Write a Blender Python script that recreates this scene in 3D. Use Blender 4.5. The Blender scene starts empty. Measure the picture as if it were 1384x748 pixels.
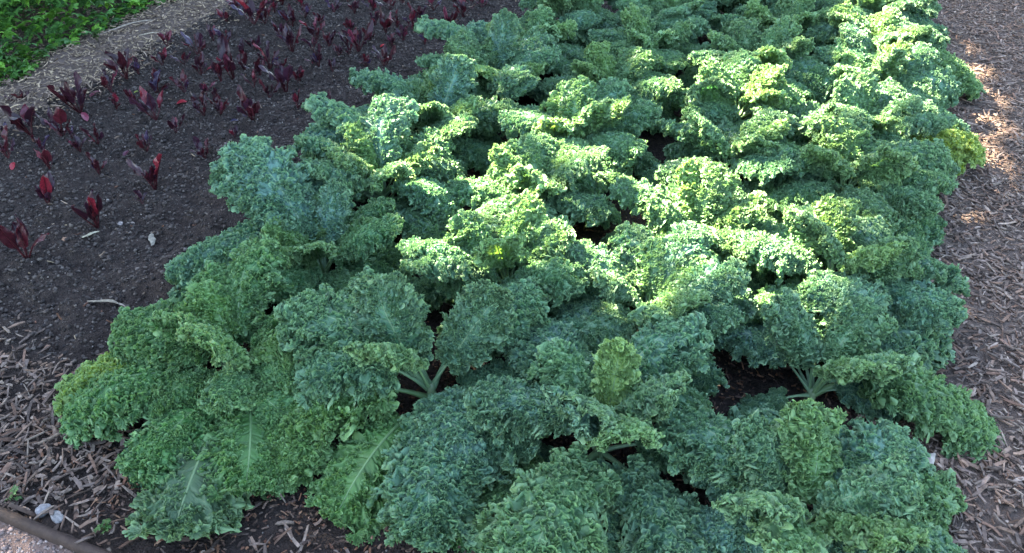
import bpy, math, random
import numpy as np

sc = bpy.context.scene
COL = sc.collection
R = math.radians

# ---------------------------------------------------------------- camera, sky, sun, exposure
cam = bpy.data.objects.new('camera', bpy.data.cameras.new('camera')); COL.objects.link(cam); sc.camera = cam
cam.data.sensor_width = 36; cam.data.lens = 36 * 1100 / 1384
cam.data.clip_start = .05; cam.data.clip_end = 1500
cam.location = (0, 0, 1.65)
cam.rotation_euler = (R(90 - 36.6), 0, R(21.8))

SUN_EL, SUN_AZ = 39., 18.          # height above the horizon; degrees from -X towards +Y
se, sa = R(SUN_EL), R(SUN_AZ)
SUN = np.array([-math.cos(se) * math.cos(sa), math.cos(se) * math.sin(sa), math.sin(se)])   # towards the sun
w = bpy.data.worlds.new('World'); sc.world = w; w.use_nodes = True
wn, wl = w.node_tree.nodes, w.node_tree.links
sky = wn.new('ShaderNodeTexSky'); sky.sky_type = 'NISHITA'; sky.sun_disc = False
sky.sun_elevation = se; sky.sun_rotation = math.atan2(SUN[0], SUN[1])
sky.air_density = 1.0; sky.dust_density = 1.2
wl.new(sky.outputs[0], wn['Background'].inputs[0]); wn['Background'].inputs[1].default_value = .05
sun = bpy.data.objects.new('sun', bpy.data.lights.new('sun', 'SUN')); COL.objects.link(sun)
sun.data.energy = 5.0; sun.data.angle = R(.55); sun.data.color = (1, .90, .73)
sun.rotation_euler = (R(90) - se, 0, math.atan2(-SUN[0], SUN[1]) + math.pi)
import mathutils
sun.rotation_euler = mathutils.Vector((-SUN[0], -SUN[1], -SUN[2])).to_track_quat('-Z', 'Y').to_euler()
sun.location = (-12, 4, 9)
vs_ = sc.view_settings; vs_.view_transform = 'Standard'; vs_.look = 'None'; vs_.gamma = 1; vs_.use_white_balance = True; vs_.white_balance_temperature = 7100; vs_.exposure = 4.66
sc.cycles.max_bounces = 6; sc.cycles.transmission_bounces = 4; sc.cycles.diffuse_bounces = 3; sc.cycles.glossy_bounces = 2

# ---------------------------------------------------------------- helpers
def new_mesh(name, v, f, mat, attrs=None, smooth=True, cols=None):
    v = np.asarray(v, np.float32); f = np.asarray(f, np.int32)
    m = bpy.data.meshes.new(name); m.vertices.add(len(v)); m.vertices.foreach_set('co', v.ravel())
    k = f.shape[1]; m.loops.add(f.size); m.loops.foreach_set('vertex_index', f.ravel())
    m.polygons.add(len(f)); m.polygons.foreach_set('loop_start', np.arange(0, f.size, k, dtype=np.int32))
    m.update(calc_edges=True)
    m.polygons.foreach_set('use_smooth', np.full(len(f), smooth, bool))
    for n, d in (attrs or {}).items():
        at = m.attributes.new(n, 'FLOAT', 'POINT'); at.data.foreach_set('value', np.asarray(d, np.float32))
    if cols is not None:
        at = m.attributes.new('tint', 'FLOAT_COLOR', 'POINT')
        at.data.foreach_set('color', np.concatenate([cols, np.ones((len(cols), 1))], 1).astype(np.float32).ravel())
    m.materials.append(mat); m.update()
    return m

def link(name, mesh, parent=None, loc=(0, 0, 0), rot=(0, 0, 0), scale=(1, 1, 1), color=None):
    o = bpy.data.objects.new(name, mesh); COL.objects.link(o)
    o.location = loc; o.rotation_euler = rot; o.scale = scale
    if parent is not None: o.parent = parent
    if color is not None: o.color = (*color, 1)
    return o

def tag(o, label=None, cat=None, group=None, kind=None):
    for k, v in (('label', label), ('category', cat), ('group', group), ('kind', kind)):
        if v: o[k] = v
    return o

def nt(name):
    m = bpy.data.materials.new(name); m.use_nodes = True
    t = m.node_tree; t.nodes.clear()
    return m, t, t.nodes, t.links

_hash = np.random.default_rng(5).random((256, 256))
def vnoise(x, y, s, seed=0):
    x = np.asarray(x) / s + seed * 17.3; y = np.asarray(y) / s + seed * 9.1
    xi = np.floor(x).astype(int); yi = np.floor(y).astype(int); fx = x - xi; fy = y - yi
    fx = fx * fx * (3 - 2 * fx); fy = fy * fy * (3 - 2 * fy)
    h = lambda a, b: _hash[a % 256, b % 256]
    return (h(xi, yi) * (1 - fx) + h(xi + 1, yi) * fx) * (1 - fy) + (h(xi, yi + 1) * (1 - fx) + h(xi + 1, yi + 1) * fx) * fy

ORD = ['zeroth', 'first', 'second', 'third', 'fourth', 'fifth', 'sixth', 'seventh', 'eighth', 'ninth', 'tenth', 'eleventh', 'twelfth', 'thirteenth', 'fourteenth', 'fifteenth', 'sixteenth', 'seventeenth', 'eighteenth', 'nineteenth', 'twentieth', 'twenty-first', 'twenty-second', 'twenty-third', 'twenty-fourth']

# ---------------------------------------------------------------- the curly kale leaf
def bands(rng, p, lam, n=4, spread=.35):
    """irregular wave of mean wavelength lam along coordinate p (any array), roughly -1..1"""
    out = np.zeros_like(p)
    for i in range(n):
        l = lam * (1 + spread * rng.uniform(-1, 1))
        out += np.sin(2 * np.pi * p / l + rng.uniform(0, 6.283))
    return out / (.62 * n ** .5 * 1.6)

def sstep(x, a, b):
    t = np.clip((x - a) / (b - a), 0, 1)
    return t * t * (3 - 2 * t)

class LeafShape: pass

import math
def kale_leaf(seed, L, W, pet, th0, th1, power, frill, curl, Na=420, Nt=22, roll=0., convex=1., flat=0., lobes=90):
    """Curly kale leaf: returns lamina (verts, faces, edge attr, vein attr) and stalk (verts, faces).
    Origin at the stalk base, +X outward.  th0/th1: slope (degrees) at base and tip."""
    rng = np.random.default_rng(seed)
    total = pet + L
    # centre line
    n = 160
    ss = np.linspace(0, total, n)
    q = ss / total
    side = np.cumsum(rng.normal(0, .012, n)) * .6
    th = np.radians(th0 + (th1 - th0) * q ** power) + .05 * np.sin(7 * q + rng.uniform(0, 6))
    cx = np.concatenate([[0], np.cumsum(np.cos(th[:-1]) * np.diff(ss))])
    cz = np.concatenate([[0], np.cumsum(np.sin(th[:-1]) * np.diff(ss))])
    cyaw = rng.uniform(-.25, .25)
    cy = cyaw * total * .5 * q ** 2
    def place(x, y, z):
        x = np.asarray(x); xx = np.clip(x, 0, total)
        px = np.interp(xx, ss, cx); pz = np.interp(xx, ss, cz); py = np.interp(xx, ss, cy)
        t = np.interp(xx, ss, th); ex = x - xx
        tw = roll * (xx / total)
        y2 = y * np.cos(tw) - z * np.sin(tw); z2 = y * np.sin(tw) + z * np.cos(tw)
        return np.stack([px + ex * np.cos(t) - z2 * np.sin(t), py + y2, pz + ex * np.sin(t) + z2 * np.cos(t)], -1)
    # flat outline
    a = np.linspace(-.985, .985, Na)
    sgn = np.sign(a); s = 1 - np.abs(a)
    ang = np.pi * s ** .95
    k = rng.uniform(0, 6.28); k2 = rng.uniform(0, 6.28)
    lob = 1 + .10 * np.sin(2 * np.pi * 4.2 * s + k + sgn) + .06 * np.sin(2 * np.pi * 7.3 * s + k2 - sgn)
    Mx = L * (.01 + .99 * (1 - np.cos(ang)) / 2)
    Mw = W * .5 * np.sin(ang) ** .8 * (.72 + .5 * Mx / L) * lob
    Mx = Mx + L * .03 * (lob - 1) * 3 * s
    mx = L * (.92 * s ** 1.25)
    my = np.zeros_like(mx)
    My = sgn * Mw
    # width of zero at the tip: open it so the fan stays round
    O = np.stack([Mx - mx, My], -1); R = np.linalg.norm(O, axis=1) + 1e-6; O = O / R[:, None]
    dM = np.gradient(np.stack([Mx, My], -1), axis=0)
    T = dM / (np.linalg.norm(dM, axis=1)[:, None] + 1e-9)
    p = np.concatenate([[0], np.cumsum(np.linalg.norm(np.diff(np.stack([Mx, My], -1), axis=0), axis=1))])
    t = np.linspace(0, 1, Nt) ** .85
    P, Tt = np.meshgrid(p, t, indexing='ij')
    Rg = R[:, None] * np.ones_like(Tt)
    rr = Tt * Rg                                   # distance from the midrib
    ps = P * (.35 + .65 * Tt)                      # waves fan out from the rib
    warp = .006 * bands(rng, rr, .03) + .004 * bands(rng, P + 2 * rr, .045)
    pw = P + warp
    big = bands(rng, P + .3 * rr, .065); big2 = bands(rng, P, .042) * np.sin(rr / .0075 + 2 * bands(rng, P, .05))
    mid = bands(rng, pw + .4 * rr, .026); mid2 = bands(rng, pw - .5 * rr, .026); mid3 = bands(rng, pw + .2 * rr, .03)
    fin = bands(rng, pw + .8 * rr, .0115); fin2 = bands(rng, pw - .9 * rr, .0115); fin3 = bands(rng, pw + 1.1 * rr, .012)
    mic = bands(rng, pw + 1.3 * rr, .0055); mic2 = bands(rng, pw - 1.3 * rr, .0055)
    f0 = .18 + .42 * flat; e_big = Tt ** 1.3
    e_mid = sstep(Tt, f0, min(.98, f0 + .5)); e_fin = sstep(Tt, f0 + .12, 1.05); e_mic = sstep(Tt, .55, 1.)
    # bullate blistering between the veins, over the whole blade
    bul = bands(rng, rr, .021) * bands(rng, P, .024) + .6 * bands(rng, rr + P, .012) * bands(rng, rr - P, .014)
    # curl: outer part of the blade rolls up
    tc = .45 + .25 * flat
    d = np.clip(Tt - tc, 0, None) * Rg * 1.25
    kap = .55 * curl * (.55 + .75 * big + .55 * mid3) / np.maximum(Rg * (1 - tc), .012)
    kd = np.clip(kap * d, -1.6, 2.7)
    kk = np.where(np.abs(kap) < 1e-3, 1e-3, kap)
    dd = kd / kk
    outc = np.where(np.abs(kd) < 1e-3, d, np.sin(kd) / kk)
    upc = np.where(np.abs(kd) < 1e-3, 0, (1 - np.cos(kd)) / kk)
    rad = np.minimum(Tt, tc) * Rg + outc
    zz = upc + .009 * big * e_big * frill + .007 * big2 * sstep(Tt, .15, .6) * frill
    fr = frill
    zz = zz + fr * (.0065 * mid * e_mid + .0048 * fin * e_fin + .0016 * mic * e_mic) + .0040 * bul * sstep(Tt, .05, .3)
    tg = fr * (.0060 * mid2 * e_mid + .0050 * fin2 * e_fin + .0015 * mic2 * e_mic)
    ou = fr * (.0040 * mid3 * e_mid + .0042 * fin3 * e_fin)
    # the cut of the edge itself
    ou = ou + .004 * np.abs(bands(rng, pw, .010)) * sstep(Tt, .8, 1)
    X = mx[:, None] + O[:, 0:1] * (rad + ou) + T[:, 0:1] * tg
    Y = my[:, None] + O[:, 1:2] * (rad + ou) + T[:, 1:2] * tg
    # side veins
    vs = np.zeros_like(Tt); nv = 8
    S2 = np.repeat(s[:, None], Nt, 1)
    for i in range(nv):
        c = .1 + .86 * (i + .5) / nv
        for sg in (-1, 1):
            cc = c + rng.uniform(-.02, .02)
            w = (.006 + .004 * (1 - Tt))
            vs = np.maximum(vs, np.exp(-((S2 - cc + .02 * np.sin(5 * Tt)) / w) ** 2) * (sgn[:, None] == sg) * np.clip(1.0 - Tt * 1.1, 0, 1) ** .7)
    vs = np.maximum(vs, np.exp(-(rr / .0035) ** 2))
    zz = zz - .0028 * vs * (Tt > 0)
    VX = [X.ravel()]; VY = [Y.ravel()]; VZ = [zz.ravel()]; VE = [Tt.ravel()]; VV = [vs.ravel()]
    idx = np.arange(Na * Nt).reshape(Na, Nt)
    F = [np.stack([idx[:-1, :-1], idx[1:, :-1], idx[1:, 1:], idx[:-1, 1:]], -1).reshape(-1, 4)]
    off = Na * Nt
    # crisped lobes growing out of the blade, each with its own goffered rim
    def fan(cx0, cy0, cz0, az, R0, tilt, span, waves, amp):
        nonlocal off
        na = max(40, int(R0 / .03 * 120)); nr = 9
        ph = np.linspace(-span, span, na)[:, None] * np.ones(nr)[None]; r = np.linspace(.08, 1, nr)[None] * np.ones(na)[:, None]
        rad = R0 * (1 + .16 * bands(rng, ph, 2 * span / 2.5) + .10 * r * bands(rng, ph, 2 * span / waves * .9)) * (1 - .25 * (ph / span) ** 2)
        arc = ph * waves / (2 * span)                       # in waves
        arc = arc + .12 * bands(rng, r, .5)
        w1 = bands(rng, arc, 1., 3, .25); w1b = bands(rng, arc, 1., 3, .25)
        w2 = bands(rng, arc + .4 * r, .37); w2b = bands(rng, arc - .3 * r, .37)
        w0 = bands(rng, arc, 3.2)
        g = r ** 1.1; g2 = sstep(r, .35, 1)
        z = amp * (w1 * g + .45 * w2 * g2) + .5 * amp * w0 * g
        tg2 = amp * (.85 * w1b * g + .42 * w2b * g2)
        rr2 = r * rad + .4 * amp * w2b * g2 - .25 * amp * np.abs(w1) * g
        # cup: the outer half turns up and back
        cup = tilt + .9 * r * rng.uniform(.3, 1.1)
        hx = rr2 * np.cos(cup); hz = rr2 * np.sin(cup)
        x = hx - z * np.sin(cup); zz3 = hz + z * np.cos(cup)
        dx = x * np.cos(ph) - tg2 * np.sin(ph); dy = x * np.sin(ph) + tg2 * np.cos(ph)
        VX.append((cx0 + dx * np.cos(az) - dy * np.sin(az)).ravel()); VY.append((cy0 + dx * np.sin(az) + dy * np.cos(az)).ravel())
        VZ.append((cz0 + zz3).ravel()); VE.append((.25 + .75 * r).ravel()); VV.append(np.zeros(na * nr))
        i3 = np.arange(na * nr).reshape(na, nr) + off
        F.append(np.stack([i3[:-1, :-1], i3[1:, :-1], i3[1:, 1:], i3[:-1, 1:]], -1).reshape(-1, 4)); off += na * nr
    # height map of the blade, so that the crisps follow it
    cell = .004; gx0, gy0 = X.min() - .02, Y.min() - .02
    nx, ny = int((X.max() - gx0 + .02) / cell) + 1, int((Y.max() - gy0 + .02) / cell) + 1
    cnt = np.zeros((nx, ny)); acc = np.zeros((nx, ny))
    bi, bj = ((X.ravel() - gx0) / cell).astype(int), ((Y.ravel() - gy0) / cell).astype(int)
    np.add.at(cnt, (bi, bj), 1); np.add.at(acc, (bi, bj), zz.ravel())
    def blade_z(x, y, z0):
        i = np.clip(((x - gx0) / cell).astype(int), 0, nx - 1); j = np.clip(((y - gy0) / cell).astype(int), 0, ny - 1)
        return np.where(cnt[i, j] > 0, acc[i, j] / np.maximum(cnt[i, j], 1), z0)
    # goffered crests standing on the blade
    def crest(x0, y0, z0, th, length, H, amp, lam):
        nonlocal off
        na = int(length / .00072); nr = 5
        sl = np.linspace(0, length, na)
        thp = th + 1.25 * np.sin(2 * np.pi * sl / rng.uniform(.020, .034) + rng.uniform(0, 6.3)) + .6 * bands(rng, sl, .05)
        px = np.cumsum(np.cos(thp)) * length / na; py = np.cumsum(np.sin(thp)) * length / na
        px = px - px.mean() + x0; py = py - py.mean() + y0
        hh = np.linspace(-.15, 1, nr)[None] * np.ones(na)[:, None]; g = np.clip(hh, 0, 1)
        S = sl[:, None] * np.ones(nr)[None]
        ht = H * (1 + .28 * bands(rng, S, .018)) * (np.sin(np.pi * np.clip(S / length, 0, 1)) ** .35 * .8 + .2)
        lat = amp * (g ** 1.15 * bands(rng, S + .1 * H * g, lam, 3, .25) + .25 * g ** 2 * bands(rng, S, lam * .42, 3)) + ht * g * .3 * bands(rng, S, .03)
        lon = amp * .8 * g ** 1.15 * bands(rng, S, lam, 3, .25)
        nx_, ny_ = -np.sin(thp)[:, None], np.cos(thp)[:, None]
        x = px[:, None] + nx_ * lat - ny_ * lon * -1 * 0 + np.cos(thp)[:, None] * lon; y = py[:, None] + ny_ * lat + np.sin(thp)[:, None] * lon
        zb = blade_z(px, py, z0)[:, None]
        zb = .6 * zb + .4 * z0
        z = zb + ht * hh - .35 * np.abs(lat) * g
        VX.append(x.ravel()); VY.append(y.ravel()); VZ.append(z.ravel()); VE.append((.35 + .65 * g).ravel()); VV.append(np.zeros(na * nr))
        i3 = np.arange(na * nr).reshape(na, nr) + off
        F.append(np.stack([i3[:-1, :-1], i3[1:, :-1], i3[1:, 1:], i3[:-1, 1:]], -1).reshape(-1, 4)); off += na * nr
    lo = .05 + .25 * flat
    for i in range(int(lobes * 2.5)):
        ai = rng.integers(int(Na * .02), int(Na * .98)); u = rng.uniform(0, 1) ** (.95 - .25 * (flat > .3))
        ti = int(np.argmin(np.abs(t - (lo + (.94 - lo) * u))))
        if rr[ai, ti] < .0035 + .014 * flat * (1 + big[ai, ti]): continue
        thd = math.atan2(O[ai, 1], O[ai, 0]) + rng.normal(0, .9) + (np.pi / 2 if rng.random() < .45 else 0)
        crest(X[ai, ti], Y[ai, ti], zz[ai, ti], thd, rng.uniform(.025, .05), rng.uniform(.0065, .0115) * frill * (.75 + .35 * u) * (1 + .3 * np.clip(big2[ai, ti], -1, 1)), frill * rng.uniform(.0029, .0043), rng.uniform(.0068, .0102))
    # frilled flounces along the margin
    for i in range(int(lobes * .62)):
        ai = rng.integers(int(Na * .02), int(Na * .98))
        ti = int(np.argmin(np.abs(t - rng.uniform(.76, .99))))
        if rr[ai, ti] < .012: continue
        az = math.atan2(O[ai, 1], O[ai, 0]) + rng.normal(0, .45)
        fan(X[ai, ti], Y[ai, ti], zz[ai, ti] - .002, az, rng.uniform(.012, .022) * (L / .24) ** .5, rng.uniform(-.55, .25), rng.uniform(1.4, 2.1), rng.uniform(7.5, 11), frill * rng.uniform(.0028, .0044))
    AX = np.concatenate(VX); AY = np.concatenate(VY); AZ = np.concatenate(VZ)
    kc = convex * 2.0 / W                             # the blade is arched across, edges hanging
    be = np.clip(kc * AY, -1.5, 1.5)
    AY, AZ = np.sin(be) / kc + AZ * np.sin(be), AZ * np.cos(be) - (1 - np.cos(be)) / kc
    co = place(pet + AX, AY, AZ)
    f = np.concatenate(F); Tt = np.concatenate(VE); vs = np.concatenate(VV)
    # stalk and midrib: a tapered, slightly grooved tube
    m = 34; kx = np.linspace(0, pet + L * .93, m); ks = 8
    g = kx / (pet + L)
    rw = np.interp(g, [0, .12, .35, .6, 1], [.0078, .0050, .0030, .0019, .0006]) * (total / .33)
    aa = np.linspace(0, 2 * np.pi, ks, endpoint=False)
    rw = rw * np.where(kx > pet, 1 + .9 * flat, 1)
    yy = rw[:, None] * np.cos(aa)[None]; z3 = rw[:, None] * .85 * np.sin(aa)[None] * np.where(np.sin(aa) > 0, .75, 1.1)[None]
    lift = np.where(kx > pet, -.25 + .6 * flat, 0)[:, None] * rw[:, None]
    sv = place(np.repeat(kx[:, None], ks, 1), yy, z3 + lift).reshape(-1, 3)
    ii = np.arange(m * ks).reshape(m, ks); i2 = np.roll(ii, -1, 1)
    sf = np.stack([ii[:-1], ii[1:], i2[1:], i2[:-1]], -1).reshape(-1, 4)
    return (co, f, Tt, vs), (sv, sf)

def kale_material():
    m, t, N, K = nt('kale_leaf_skin')
    out = N.new('ShaderNodeOutputMaterial'); bs = N.new('ShaderNodeBsdfPrincipled'); tr = N.new('ShaderNodeBsdfTranslucent'); mx = N.new('ShaderNodeMixShader')
    oi = N.new('ShaderNodeObjectInfo')
    tc = N.new('ShaderNodeTexCoord'); no = N.new('ShaderNodeTexNoise'); no.inputs['Scale'].default_value = 22; no.inputs['Detail'].default_value = 4
    K.new(tc.outputs['Object'], no.inputs['Vector'])
    hs = N.new('ShaderNodeHueSaturation'); K.new(oi.outputs['Color'], hs.inputs['Color'])
    mr = N.new('ShaderNodeMapRange'); mr.inputs['From Min'].default_value = .3; mr.inputs['From Max'].default_value = .7; mr.inputs['To Min'].default_value = .75; mr.inputs['To Max'].default_value = 1.3
    K.new(no.outputs[0], mr.inputs['Value']); K.new(mr.outputs[0], hs.inputs['Value'])
    ea = N.new('ShaderNodeAttribute'); ea.attribute_name = 'edge'; va = N.new('ShaderNodeAttribute'); va.attribute_name = 'vein'
    pw = N.new('ShaderNodeMath'); pw.operation = 'POWER'; pw.inputs[1].default_value = 3.6; K.new(ea.outputs['Fac'], pw.inputs[0])
    sc = N.new('ShaderNodeMath'); sc.operation = 'MULTIPLY'; sc.inputs[1].default_value = .85; K.new(pw.outputs[0], sc.inputs[0])
    m1 = N.new('ShaderNodeMix'); m1.data_type = 'RGBA'; K.new(sc.outputs[0], m1.inputs[0]); K.new(hs.outputs[0], m1.inputs[6])
    li = N.new('ShaderNodeMix'); li.data_type = 'RGBA'; li.inputs[0].default_value = .6; K.new(oi.outputs['Color'], li.inputs[6]); li.inputs[7].default_value = (.25, .42, .19, 1)
    K.new(li.outputs[2], m1.inputs[7])
    v1 = N.new('ShaderNodeMath'); v1.operation = 'MULTIPLY'; v1.inputs[1].default_value = .13; K.new(va.outputs['Fac'], v1.inputs[0])
    m2 = N.new('ShaderNodeMix'); m2.data_type = 'RGBA'; K.new(v1.outputs[0], m2.inputs[0]); K.new(m1.outputs[2], m2.inputs[6]); m2.inputs[7].default_value = (.20, .29, .14, 1)
    K.new(m2.outputs[2], bs.inputs['Base Color']); bs.inputs['Roughness'].default_value = .55; bs.inputs['Specular IOR Level'].default_value = .45
    bu = N.new('ShaderNodeBump'); bu.inputs['Strength'].default_value = .35; bu.inputs['Distance'].default_value = .002
    n2 = N.new('ShaderNodeTexNoise'); n2.inputs['Scale'].default_value = 260; n2.inputs['Detail'].default_value = 2; K.new(tc.outputs['Object'], n2.inputs['Vector'])
    K.new(n2.outputs[0], bu.inputs['Height']); K.new(bu.outputs[0], bs.inputs['Normal'])
    hs2 = N.new('ShaderNodeHueSaturation'); hs2.inputs['Hue'].default_value = .465; hs2.inputs['Saturation'].default_value = 1.25; hs2.inputs['Value'].default_value = 1.5
    K.new(m2.outputs[2], hs2.inputs['Color']); K.new(hs2.outputs[0], tr.inputs[0])
    mx.inputs[0].default_value = .22
    K.new(bs.outputs[0], mx.inputs[1]); K.new(tr.outputs[0], mx.inputs[2]); K.new(mx.outputs[0], out.inputs[0])
    return m

def stalk_material():
    m, t, N, K = nt('kale_stalk_skin')
    out = N.new('ShaderNodeOutputMaterial'); bs = N.new('ShaderNodeBsdfPrincipled')
    oi = N.new('ShaderNodeObjectInfo')
    mi = N.new('ShaderNodeMix'); mi.data_type = 'RGBA'; mi.inputs[0].default_value = .55; K.new(oi.outputs['Color'], mi.inputs[6]); mi.inputs[7].default_value = (.15, .235, .11, 1)
    K.new(mi.outputs[2], bs.inputs['Base Color']); bs.inputs['Roughness'].default_value = .45
    K.new(bs.outputs[0], out.inputs[0])
    return m

# ---------------------------------------------------------------- materials of the setting
def earth_material(name, c1, c2, c3, scale, bump, rough=.95):
    m, t, N, K = nt(name)
    out = N.new('ShaderNodeOutputMaterial'); bs = N.new('ShaderNodeBsdfPrincipled'); tc = N.new('ShaderNodeTexCoord')
    n1 = N.new('ShaderNodeTexNoise'); n1.inputs['Scale'].default_value = scale; n1.inputs['Detail'].default_value = 8; n1.inputs['Roughness'].default_value = .7
    n2 = N.new('ShaderNodeTexNoise'); n2.inputs['Scale'].default_value = 2.3; n2.inputs['Detail'].default_value = 4
    n3 = N.new('ShaderNodeTexVoronoi'); n3.inputs['Scale'].default_value = scale * 3
    for n in (n1, n2, n3): K.new(tc.outputs['Object'], n.inputs['Vector'])
    r1 = N.new('ShaderNodeValToRGB'); r1.color_ramp.elements[0].position = .35; r1.color_ramp.elements[1].position = .72
    r1.color_ramp.elements[0].color = (*c1, 1); r1.color_ramp.elements[1].color = (*c2, 1); K.new(n1.outputs[0], r1.inputs[0])
    mx = N.new('ShaderNodeMix'); mx.data_type = 'RGBA'; mr = N.new('ShaderNodeMapRange'); mr.inputs['From Min'].default_value = .4; mr.inputs['From Max'].default_value = .7
    mr.inputs['To Max'].default_value = .6; K.new(n2.outputs[0], mr.inputs['Value']); K.new(mr.outputs[0], mx.inputs[0])
    K.new(r1.outputs[0], mx.inputs[6]); mx.inputs[7].default_value = (*c3, 1)
    K.new(mx.outputs[2], bs.inputs['Base Color']); bs.inputs['Roughness'].default_value = rough; bs.inputs['Specular IOR Level'].default_value = .2
    ad = N.new('ShaderNodeMath'); ad.operation = 'MULTIPLY_ADD'; ad.inputs[1].default_value = -.4; K.new(n3.outputs['Distance'], ad.inputs[0]); K.new(n1.outputs[0], ad.inputs[2])
    bu = N.new('ShaderNodeBump'); bu.inputs['Strength'].default_value = .9; bu.inputs['Distance'].default_value = bump; K.new(ad.outputs[0], bu.inputs['Height']); K.new(bu.outputs[0], bs.inputs['Normal'])
    K.new(bs.outputs[0], out.inputs[0])
    return m

def tint_material(name, rough=.85, spec=.25, noise=60, transl=0.):
    m, t, N, K = nt(name)
    out = N.new('ShaderNodeOutputMaterial'); bs = N.new('ShaderNodeBsdfPrincipled'); at = N.new('ShaderNodeAttribute'); at.attribute_name = 'tint'
    tc = N.new('ShaderNodeTexCoord'); n1 = N.new('ShaderNodeTexNoise'); n1.inputs['Scale'].default_value = noise; n1.inputs['Detail'].default_value = 5; K.new(tc.outputs['Object'], n1.inputs['Vector'])
    mr = N.new('ShaderNodeMapRange'); mr.inputs['From Min'].default_value = .3; mr.inputs['From Max'].default_value = .7; mr.inputs['To Min'].default_value = .65; mr.inputs['To Max'].default_value = 1.35
    K.new(n1.outputs[0], mr.inputs['Value'])
    hs = N.new('ShaderNodeHueSaturation'); K.new(at.outputs['Color'], hs.inputs['Color']); K.new(mr.outputs[0], hs.inputs['Value'])
    K.new(hs.outputs[0], bs.inputs['Base Color']); bs.inputs['Roughness'].default_value = rough; bs.inputs['Specular IOR Level'].default_value = spec
    if transl:
        tr = N.new('ShaderNodeBsdfTranslucent'); K.new(hs.outputs[0], tr.inputs[0]); mx = N.new('ShaderNodeMixShader'); mx.inputs[0].default_value = transl
        K.new(bs.outputs[0], mx.inputs[1]); K.new(tr.outputs[0], mx.inputs[2]); K.new(mx.outputs[0], out.inputs[0])
    else: K.new(bs.outputs[0], out.inputs[0])
    return m

SOIL = earth_material('dark_soil', (.014, .0102, .0088), (.080, .060, .051), (.054, .039, .033), 46, .03)
MULCH = earth_material('mulch_dust', (.075, .055, .045), (.17, .128, .105), (.125, .09, .072), 46, .010)
GRIT = earth_material('grit', (.10, .065, .05), (.26, .19, .16), (.18, .12, .10), 90, .006)
CHIP = tint_material('chipped_wood', .9, .15, 90)
STONE = tint_material('stone_skin', .8, .3, 120)

# ---------------------------------------------------------------- ground
def soil_height(x, y):
    h = .034 * (vnoise(x, y, .16, 1) - .5) + .034 * (vnoise(x, y, .06, 2) - .5) + .016 * (np.abs(vnoise(x, y, .034, 3) - .5) * 2 - .5) + .05 * (vnoise(x, y, .8, 4) - .5)
    bed = sstep(x, -3.55, -3.3) * (1 - sstep(x, -1.9, -1.55)) * sstep(y, .9, 1.3)
    calm = np.where(x > -1.75, .35, .3)
    k = np.maximum(bed, calm)
    out = (x < -5) | (x > 1.7) | (y < .3) | (y > 7.5)
    return np.where(out, -.012, h * k + .012 * bed + .012 * sstep(x, -1.9, -1.5) * (1 - sstep(x, .3, .5)))
def sstep(x, a, b):
    t = np.clip((np.asarray(x, float) - a) / (b - a), 0, 1)
    return t * t * (3 - 2 * t)
gx = np.concatenate([[-500, -150, -60, -25, -12, -8, -6], np.arange(-5, 1.72, .0135), [2.2, 3, 5, 9, 20, 60, 150, 500]])
gy = np.concatenate([[-500, -150, -60, -20, -8, -3, -1, 0], np.arange(.3, 6.2, .0145), np.arange(6.2, 7.6, .1), [9, 12, 20, 60, 150, 500]])
XX, YY = np.meshgrid(gx, gy, indexing='ij')
gv = np.stack([XX, YY, soil_height(XX, YY)], -1).reshape(-1, 3)
gi = np.arange(len(gv)).reshape(XX.shape)
gf = np.stack([gi[:-1, :-1], gi[1:, :-1], gi[1:, 1:], gi[:-1, 1:]], -1).reshape(-1, 4)
tag(link('ground', new_mesh('ground', gv, gf, SOIL)), kind='structure')

def sheet(name, x0, x1, y0, y1, mat, z, e0, e1, step=.05):
    """path sheet running along Y with wavering edges of amplitude e0 / e1"""
    ys = np.arange(y0, y1 + step, step); us = np.linspace(0, 1, max(3, int((x1 - x0) / step)))
    U, Yg = np.meshgrid(us, ys, indexing='ij')
    a = x0 + e0 * (vnoise(ys * 0 + 3.3, ys, .22, 7) - .5) * 2; b = x1 + e1 * (vnoise(ys * 0 + 8.3, ys, .2, 8) - .5) * 2
    X = a[None] + (b - a)[None] * U
    Z = z + .012 * (vnoise(X, Yg, .25, 6) - .5) - .03 * (np.abs(U - .5) > .499)
    v = np.stack([X, Yg, Z], -1).reshape(-1, 3); i = np.arange(len(v)).reshape(X.shape)
    f = np.stack([i[:-1, :-1], i[1:, :-1], i[1:, 1:], i[:-1, 1:]], -1).reshape(-1, 4)
    return tag(link(name, new_mesh(name, v, f, mat)), kind='structure')
sheet('mulch_path', .36, 2.3, .71, 9, MULCH, .022, .07, 0)
sheet('mulch_path', -4.6, -3.36, 1., 9, MULCH, .022, 0, .09)
def sheet_x(name, x0, x1, y0, y1, mat, z):
    xs = np.arange(x0, x1 + .05, .05); vs = np.linspace(0, 1, 8); Xg, V = np.meshgrid(xs, vs, indexing='ij')
    Yg = y0 + (y1 - y0) * V; Z = z + .008 * (vnoise(Xg, Yg, .2, 9) - .5)
    v = np.stack([Xg, Yg, Z], -1).reshape(-1, 3); i = np.arange(len(v)).reshape(Xg.shape)
    f = np.stack([i[:-1, :-1], i[1:, :-1], i[1:, 1:], i[:-1, 1:]], -1).reshape(-1, 4)
    return tag(link(name, new_mesh(name, v, f, mat)), kind='structure')
sheet_x('gravel_path', -6, 3, -.8, .685, GRIT, .012)

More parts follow.
